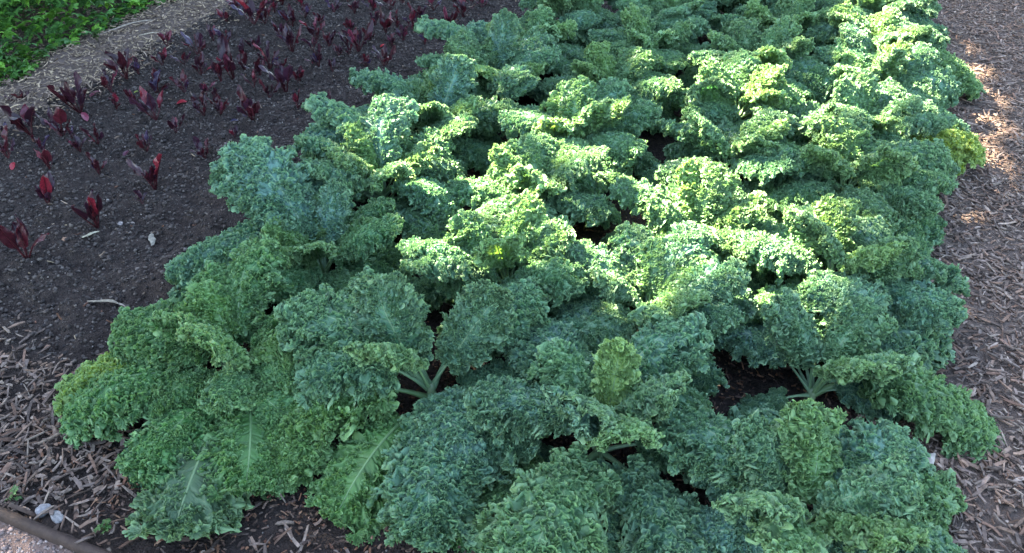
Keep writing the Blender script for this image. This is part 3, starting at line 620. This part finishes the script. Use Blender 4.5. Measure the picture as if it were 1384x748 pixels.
# leaves fallen or lying on the soil; red, pink, bluish tints paint light on them
for x, y, az, s, c, lab in [(-2.81, 2.74, .4, .09, (.24, .015, .025), 'bright red fallen beet leaf lying flat on the soil'), (-3.09, 2.46, 2.6, .13, (.20, .035, .06), 'pink fallen beet leaf lying left of the seedlings'),
        (-2.97, 1.95, 2.2, .085, (.26, .02, .03), 'red beet leaf lying left of the near seedling'), (-3.27, 2.66, 1.2, .10, (.13, .03, .05), 'dull purple fallen beet leaf near the straw path'), (-2.86, 2.62, 4, .09, (.10, .05, .08), 'mauve fallen beet leaf between seedlings'),
        (-2.46, 2.68, .2, .08, (.035, .03, .06), 'bluish fallen beet leaf close to the kale'), (-2.26, 3.72, .8, .06, (.36, .02, .03), 'small red fallen beet leaf at the far end'), (-2.62, 2.2, 1.6, .06, (.06, .012, .03), 'dark fallen beet leaf among small stones'), (-3.07, 2.75, 1, .035, (.22, .27, .05), 'small lime green fallen leaf on the soil')]:
    (a, b), _ = beet_leaf(int(1000 + s * 3000)); a = a.copy()
    q = np.linspace(0, 1, 16); u = np.repeat(q, 9); yv = a[:, 1]
    flat_ = np.stack([u * .6, yv, .05 + .10 * np.sin(u * 2.5) + .5 * np.abs(yv) ** 1.4], -1)
    o = link('fallen_leaf', new_mesh('fallen_leaf', flat_, b, BEET), None, (x, y, float(soil_height(np.array([x]), np.array([y]))[0])), (.15, -.1, az), (s, s * 1.1, s), c)
    tag(o, lab, 'fallen leaf', 'fallen leaves on the beet soil')

# ---------------------------------------------------------------- single pieces of wood and stones one can point to
def splinter(x, y, az, l, wd, col, lab, name='wood_splinter', lift=.012):
    rng = np.random.default_rng(int(abs(x * 1000) + y * 100)); m, k = 10, 8
    u = np.linspace(-.5, .5, m); a = np.linspace(0, 2 * np.pi, k, endpoint=False)
    prof = wd * .5 * (1 - (2 * np.abs(u)) ** 3 * .75) * (1 + .15 * rng.normal(size=m))
    v = np.stack([np.repeat(u * l, k), (prof[:, None] * np.cos(a)).ravel() + np.repeat(.06 * l * np.sin(u * 5), k), (prof[:, None] * .4 * np.sin(a)).ravel() + np.repeat(.03 * l * np.cos(u * 4), k)], -1)
    i = np.arange(m * k).reshape(m, k); i2 = np.roll(i, -1, 1)
    f = np.stack([i[:-1], i[1:], i2[1:], i2[:-1]], -1).reshape(-1, 4)
    o = link(name, new_mesh(name, v, f, CHIP, cols=np.tile(np.array([col]), (len(v), 1))), None, (x, y, float(soil_height(np.array([x]), np.array([y]))[0]) + lift), (0, rng.uniform(-.1, .1), az))
    return tag(o, lab, 'wood splinter', 'loose pieces of wood')
splinter(-2.11, 1.78, -.95, .075, .022, (.22, .20, .16), 'pale flat wood chip on bare soil between beets and kale')
splinter(-2.31, 1.70, .9, .06, .013, (.32, .29, .21), 'thin pale straw piece below the near red beet seedling')
splinter(-1.99, 1.42, .15, .11, .012, (.20, .17, .13), 'pale twig pointing at the front left kale')
splinter(-1.95, 1.44, -.25, .09, .008, (.24, .20, .16), 'thin brown twig crossing the pale twig')
splinter(-1.95, 2.10, .5, .05, .018, (.26, .22, .18), 'pale chip beside the drooping blue kale leaf')
splinter(-3.72, 3.42, 1.1, .34, .018, (.22, .18, .14), 'long grey stick at the edge of the green plants', lift=.04)
splinter(-3.84, 3.22, .3, .07, .03, (.40, .31, .19), 'short fresh cut wood piece beside the long grey stick', lift=.05)
splinter(-3.5, 3.35, .9, .11, .014, (.27, .22, .16), 'straight pale straw on the straw path', lift=.04)
splinter(.52, 1.86, -.5, .13, .014, (.28, .25, .22), 'long pale splinter under the drooping kale leaf by the right path', lift=.04)
splinter(.47, 1.66, 1.2, .09, .022, (.30, .27, .24), 'broad upright looking pale chip beside the right front kale', lift=.04)
splinter(.44, 1.64, 1.9, .075, .02, (.24, .21, .20), 'grey chip leaning beside the broad pale chip', lift=.04)
def stone(x, y, r, col, lab, sq=(1.2, .9, .6), dz=0):
    import bmesh
    bm = bmesh.new(); bmesh.ops.create_icosphere(bm, subdivisions=4, radius=1); rng = np.random.default_rng(int(abs(x) * 999 + y * 77))
    k = rng.normal(size=(7, 3)); ph = rng.uniform(0, 6, 7)
    for v in bm.verts:
        p = np.array(v.co); d = 1 + sum(.045 * math.sin(float(k[i] @ p) * (1.3 + .5 * i) + ph[i]) for i in range(7))
        p = p * d * r * np.array(sq); v.co = p.tolist()
    m = bpy.data.meshes.new('stone'); bm.to_mesh(m); bm.free(); m.materials.append(STONE)
    at = m.attributes.new('tint', 'FLOAT_COLOR', 'POINT'); at.data.foreach_set('color', np.tile(np.array([*col, 1.], np.float32), len(m.vertices)))
    for p in m.polygons: p.use_smooth = True
    o = link('stone', m, None, (x, y, float(soil_height(np.array([x]), np.array([y]))[0]) + r * sq[2] * .5 + dz), (0, 0, rng.uniform(0, 6)))
    return tag(o, lab, 'stone', 'loose stones')
stone(-2.28, 1.81, .010, (.26, .22, .20), 'small pale pebble left of its slightly darker twin on the soil')
stone(-2.25, 1.835, .009, (.22, .18, .15), 'small darker pebble right of its paler twin on the soil')
stone(-1.52, .735, .017, (.22, .21, .21), 'rounded whitish stone left of the two beside the edging', (1, 1, .7))
stone(-1.475, .735, .017, (.25, .235, .22), 'flat whitish stone right of the two beside the edging', (1.35, .8, .5))
stone(-2.40, 1.66, .011, (.24, .14, .09), 'small tan pebble on the near beet soil')
stone(-2.2, 2.45, .009, (.30, .24, .19), 'tiny cream pebble below the far beet seedlings')
stone(.74, 1.47, .062, (.022, .021, .022), 'dark round stone standing in for a blurred dark shape in the near right corner', (1.2, .9, .7))  # stands where only an unclear dark blur is known

# ---------------------------------------------------------------- low green plants at the far left
GC = tint_material('ground_cover_leaf', .5, .4, 25, .3)
def palmate(n, x, y, z, size, seed, pal):
    rng = np.random.default_rng(seed)
    # five notched leaflets round one point; each leaflet 7 points, folded along its rib
    tpl = []; F = []
    for j, a in enumerate(np.radians([-115, -58, 0, 58, 115])):
        l = [.62, .9, 1, .9, .62][j]
        pts = [(0, 0, 0), (.33, -.20, .05), (.66, -.31, .06), (.80, -.13, .02), (1, 0, -.06), (.80, .13, .02), (.66, .31, .06), (.33, .20, .05), (.5, 0, -.02)]
        o = len(tpl)
        for px, py, pz in pts:
            px *= l; py *= l
            tpl.append((px * math.cos(a) - py * math.sin(a), px * math.sin(a) + py * math.cos(a), pz))
        F += [[o, o + 1, o + 2, o + 8], [o + 8, o + 2, o + 3, o + 4], [o + 8, o + 4, o + 5, o + 6], [o, o + 8, o + 6, o + 7]]
    tpl = np.array(tpl); F = np.array(F); m = len(tpl)
    V = tpl[None] * size[:, None, None]
    V[..., 2] -= (V[..., 0] ** 2 + V[..., 1] ** 2) / size[:, None] * rng.uniform(.05, .45, (n, 1))
    def rot(V, i, j, an):
        c, s = np.cos(an)[:, None], np.sin(an)[:, None]; a, b = V[..., i].copy(), V[..., j].copy(); V[..., i] = a * c - b * s; V[..., j] = a * s + b * c
    rot(V, 0, 1, rng.uniform(0, 6.28, n)); rot(V, 0, 2, rng.normal(.35, .35, n)); rot(V, 1, 2, rng.normal(0, .4, n))
    V = V + np.stack([x, y, z], -1)[:, None]
    FF = (F[None] + (np.arange(n) * m)[:, None, None]).reshape(-1, 4)
    c = np.array(pal)[rng.integers(0, len(pal), n)] * rng.uniform(.6, 1.35, (n, 1))
    return V.reshape(-1, 3), FF, np.repeat(c, m, 0)
GP = [(.05, .15, .022), (.07, .19, .03), (.04, .12, .022), (.085, .22, .03), (.055, .15, .04), (.11, .26, .03)]
n = 30000; gxx = rg.uniform(-7.0, -3.62, n); gyy = rg.uniform(1.2, 7.2, n)
edge = -3.80 + .16 * (vnoise(gxx * 0, gyy, .35, 15) - .5) * 2 + .07 * (vnoise(gxx * 0, gyy, .1, 16) - .5)
top = .30 * sstep(edge - gxx, -.04, .3) * (.75 + .5 * vnoise(gxx, gyy, .35, 17)) + .035
ok = gxx < edge; gxx, gyy, top = gxx[ok], gyy[ok], top[ok]
gz = top * (1 - .75 * rg.random(len(gxx)) ** 2.2)
gvv, gff, gcc = palmate(len(gxx), gxx, gyy, gz, rg.uniform(.028, .060, len(gxx)), 31, GP)
tag(link('ground_cover', new_mesh('ground_cover', gvv, gff, GC, cols=gcc, smooth=False)), 'low bright green lobed leaves massed at the far left corner', 'ground cover', kind='stuff')
for x, y, k, lab in [(-3.76, 2.87, 7, 'small green weed on the straw path below the leafy mass'), (-3.73, 3.2, 9, 'lone green sprig at the rim of the leafy mass'), (-1.60, .735, 6, 'tiny green weed beside the edging left of the white stones'), (-1.33, .745, 7, 'tiny green weed beside the edging under the front left kale')]:
    s = .030 if x < -3 else .014
    rr = np.random.default_rng(k); a = rr.uniform(0, 6.28, k); d = rr.uniform(.2, 1.3, k) * s
    v, f, c = palmate(k, d * np.cos(a), d * np.sin(a), rr.uniform(.03, .07, k) * (1 if x < -3 else .4), np.full(k, s), k, [(.05, .13, .03), (.07, .16, .04)])
    w0 = bpy.data.objects.new('weed', None); COL.objects.link(w0); w0.location = (x, y, .02); tag(w0, lab, 'weed', 'weeds at the edges')
    link('foliage', new_mesh('weed_leaves', v, f, GC, cols=c, smooth=False), w0)
    # a stalk for each leaf
    sv = []; sf = []
    for q in range(k):
        p = v[q * 45]; o0 = len(sv)
        for e_, pt in enumerate(((0, 0, -.005), p)):
            for b_ in range(3): sv.append((pt[0] + .0012 * math.cos(b_ * 2.1), pt[1] + .0012 * math.sin(b_ * 2.1), pt[2]))
        sf += [[o0 + b_, o0 + (b_ + 1) % 3, o0 + 3 + (b_ + 1) % 3, o0 + 3 + b_] for b_ in range(3)]
    link('stem', new_mesh('weed_stem', sv, sf, GC, cols=np.tile(np.array([[.10, .12, .05]]), (len(sv), 1))), w0)

# ---------------------------------------------------------------- unseen trees added left to shade the beds, gaps shaped for sun patches
LIT = [  # wanted sun patches; the added crowns are opened along their sun lines
(-1.54,2.20,0.3,0.09,0.21,0.35),(-1.31,2.38,0.3,0.16,0.40,0.7),(-1.26,2.75,0.3,0.21,0.56,0.85),(-1.00,2.64,0.3,0.21,0.54,0.95),(-1.09,2.23,0.3,0.15,0.35,0.9),(-1.18,1.66,0.3,0.11,0.21,0.45),(-1.10,1.91,0.3,0.10,0.21,0.5),(-0.95,1.83,0.3,0.12,0.24,0.65),(-0.83,2.07,0.3,0.14,0.30,0.7),(-0.68,2.28,0.3,0.20,0.45,1),(-0.77,2.73,0.3,0.17,0.42,0.95),(-0.55,2.56,0.3,0.22,0.55,1),(-0.45,2.17,0.3,0.17,0.37,1),(-0.28,2.39,0.3,0.23,0.54,1),(-0.59,3.17,0.3,0.20,0.56,0.95),(-0.34,2.97,0.3,0.23,0.62,1),(-0.11,2.92,0.3,0.27,0.76,1),(-0.03,2.49,0.3,0.21,0.48,1),(0.12,3.02,0.3,0.18,0.47,1),(0.11,2.65,0.3,0.16,0.38,1),(-0.13,2.17,0.3,0.13,0.27,0.8),(-0.31,2.00,0.3,0.12,0.23,0.7),(0.04,2.19,0.3,0.11,0.22,0.6),(0.22,4.37,0.3,0.22,0.79,0.95),(0.36,4.31,0.3,0.11,0.35,0.4),(0.19,3.83,0.3,0.16,0.52,0.9),(0.53,4.06,0.25,0.08,0.25,0.6),(0.79,4.58,0,0.08,0.24,0.15),(0.54,3.52,0.15,0.09,0.22,1),(0.76,3.77,0,0.06,0.16,0.45),(-0.87,1.01,0,0.05,0.06,0.9),(-1.55,0.66,0,0.04,0.06,0.9),(-1.77,1.16,0.15,0.06,0.11,0.6),(-0.90,0.91,0.1,0.02,0.03,0.5),(-0.63,0.99,0,0.03,0.03,0.6),]
def lit_amount(p):
    """how open the crown must be along the sun line through each point"""
    a = np.zeros(len(p))
    for x, y, z, rx, ry, wt in LIT:
        q = p[:, :2] - SUN[None, :2] * ((p[:, 2] - z) / SUN[2])[:, None]
        d = ((q[:, 0] - x) / (rx + .02)) ** 2 + ((q[:, 1] - y) / (ry + .03)) ** 2
        a = np.maximum(a, wt * (1 - sstep(d, .4, 1.75)))
    return a
BARK = earth_material('bark', (.05, .036, .026), (.12, .09, .07), (.08, .06, .05), 14, .03)
TL = tint_material('tree_leaf', .5, .4, 20, .35)
def tree(x, y, y0, y1, h, seed, lab):
    rng = np.random.default_rng(seed)
    root = bpy.data.objects.new('added_shade_tree', None); COL.objects.link(root); root.location = (x, y, 0); tag(root, lab, 'tree', 'unseen shade trees added left of the garden')
    def limb(pts, r):
        pts = np.array(pts, float); k = 10; out = []; m = len(pts); a = np.linspace(0, 2 * np.pi, k, endpoint=False)
        d = np.gradient(pts, axis=0); d /= np.linalg.norm(d, axis=1)[:, None]; s1 = np.cross(d, [.3, 1, .1]); s1 /= np.linalg.norm(s1, axis=1)[:, None]; s2 = np.cross(d, s1)
        v = pts[:, None] + np.array(r)[:, None, None] * (np.cos(a)[None, :, None] * s1[:, None] + np.sin(a)[None, :, None] * s2[:, None])
        i = np.arange(m * k).reshape(m, k); i2 = np.roll(i, -1, 1); return v.reshape(-1, 3), np.stack([i[:-1], i2[:-1], i2[1:], i[1:]], -1).reshape(-1, 4)
    vv, ff = [], []; off = 0
    zz = np.linspace(-.1, h * .8, 8); tr_ = np.stack([.12 * np.sin(zz), .1 * np.sin(zz * .8 + 1) - .1 * math.sin(1), zz], -1)
    v, f = limb(tr_, np.linspace(.26, .05, 8)); vv.append(v); ff.append(f); off += len(v)
    for q in range(11):
        zb = h * (.2 + .5 * q / 11); az = q * 2.4; b = np.array([0, 0, zb]); e = b + np.array([1.5 * math.cos(az), (y1 - y0) * .42 * math.sin(az), h * .22])
        t = np.linspace(0, 1, 6)[:, None]; v, f = limb(b + (e - b) * t + np.array([0, 0, .3]) * np.sin(t * 3.1), np.linspace(.09, .015, 6)); vv.append(v); ff.append(f + off); off += len(v)
    link('trunk', new_mesh('tree_trunk', np.concatenate(vv), np.concatenate(ff), BARK), root)
    n = 60000
    p = np.stack([x + rng.normal(0, .95, n).clip(-2, 2), rng.uniform(y0 - .3, y1 + .3, n), 1.0 + (h - 1.0) * rng.random(n) ** .9], -1)
    edge_ = np.abs(p[:, 1] - (y0 + y1) / 2) / ((y1 - y0) / 2 + .3)
    keep = rng.random(n) > .3 * sstep(edge_, .8, 1) + .5 * sstep(p[:, 2] / h, .85, 1) * edge_
    keep &= rng.random(n) < (1 - lit_amount(p)) ** 2.5  # leaves left out so the wanted sun patches come through
    p = p[keep]; n = len(p)
    s = rng.uniform(.08, .14, n)
    t4 = np.array([(-1, 0, 0), (0, -.42, .1), (1.1, 0, -.12), (0, .42, .1)])
    V = t4[None] * s[:, None, None]
    for (i, j, an) in ((0, 2, rng.normal(0, .7, n)), (1, 2, rng.normal(0, .7, n)), (0, 1, rng.uniform(0, 6.28, n))):
        c, sn = np.cos(an)[:, None], np.sin(an)[:, None]; a, b = V[..., i].copy(), V[..., j].copy(); V[..., i] = a * c - b * sn; V[..., j] = a * sn + b * c
    V = V + (p - np.array([x, y, 0]))[:, None]
    c = np.array([(.05, .10, .025), (.06, .12, .03), (.04, .085, .02)])[rng.integers(0, 3, n)]
    link('crown', new_mesh('tree_crown', V.reshape(-1, 3), np.arange(n * 4).reshape(-1, 4), TL, cols=np.repeat(c, 4, 0), smooth=False), root)
tree(-9.6, 2.6, .6, 4.2, 12.6, 61, 'unseen leafy tree added for shade, nearest the viewer beyond the left plants')
tree(-10.0, 6.0, 4.2, 7.6, 13.2, 62, 'unseen leafy tree added for shade, in the middle of the row beyond the left plants')
tree(-9.7, 9.4, 7.6, 11.4, 12.8, 63, 'unseen leafy tree added for shade, farthest along the row beyond the left plants')
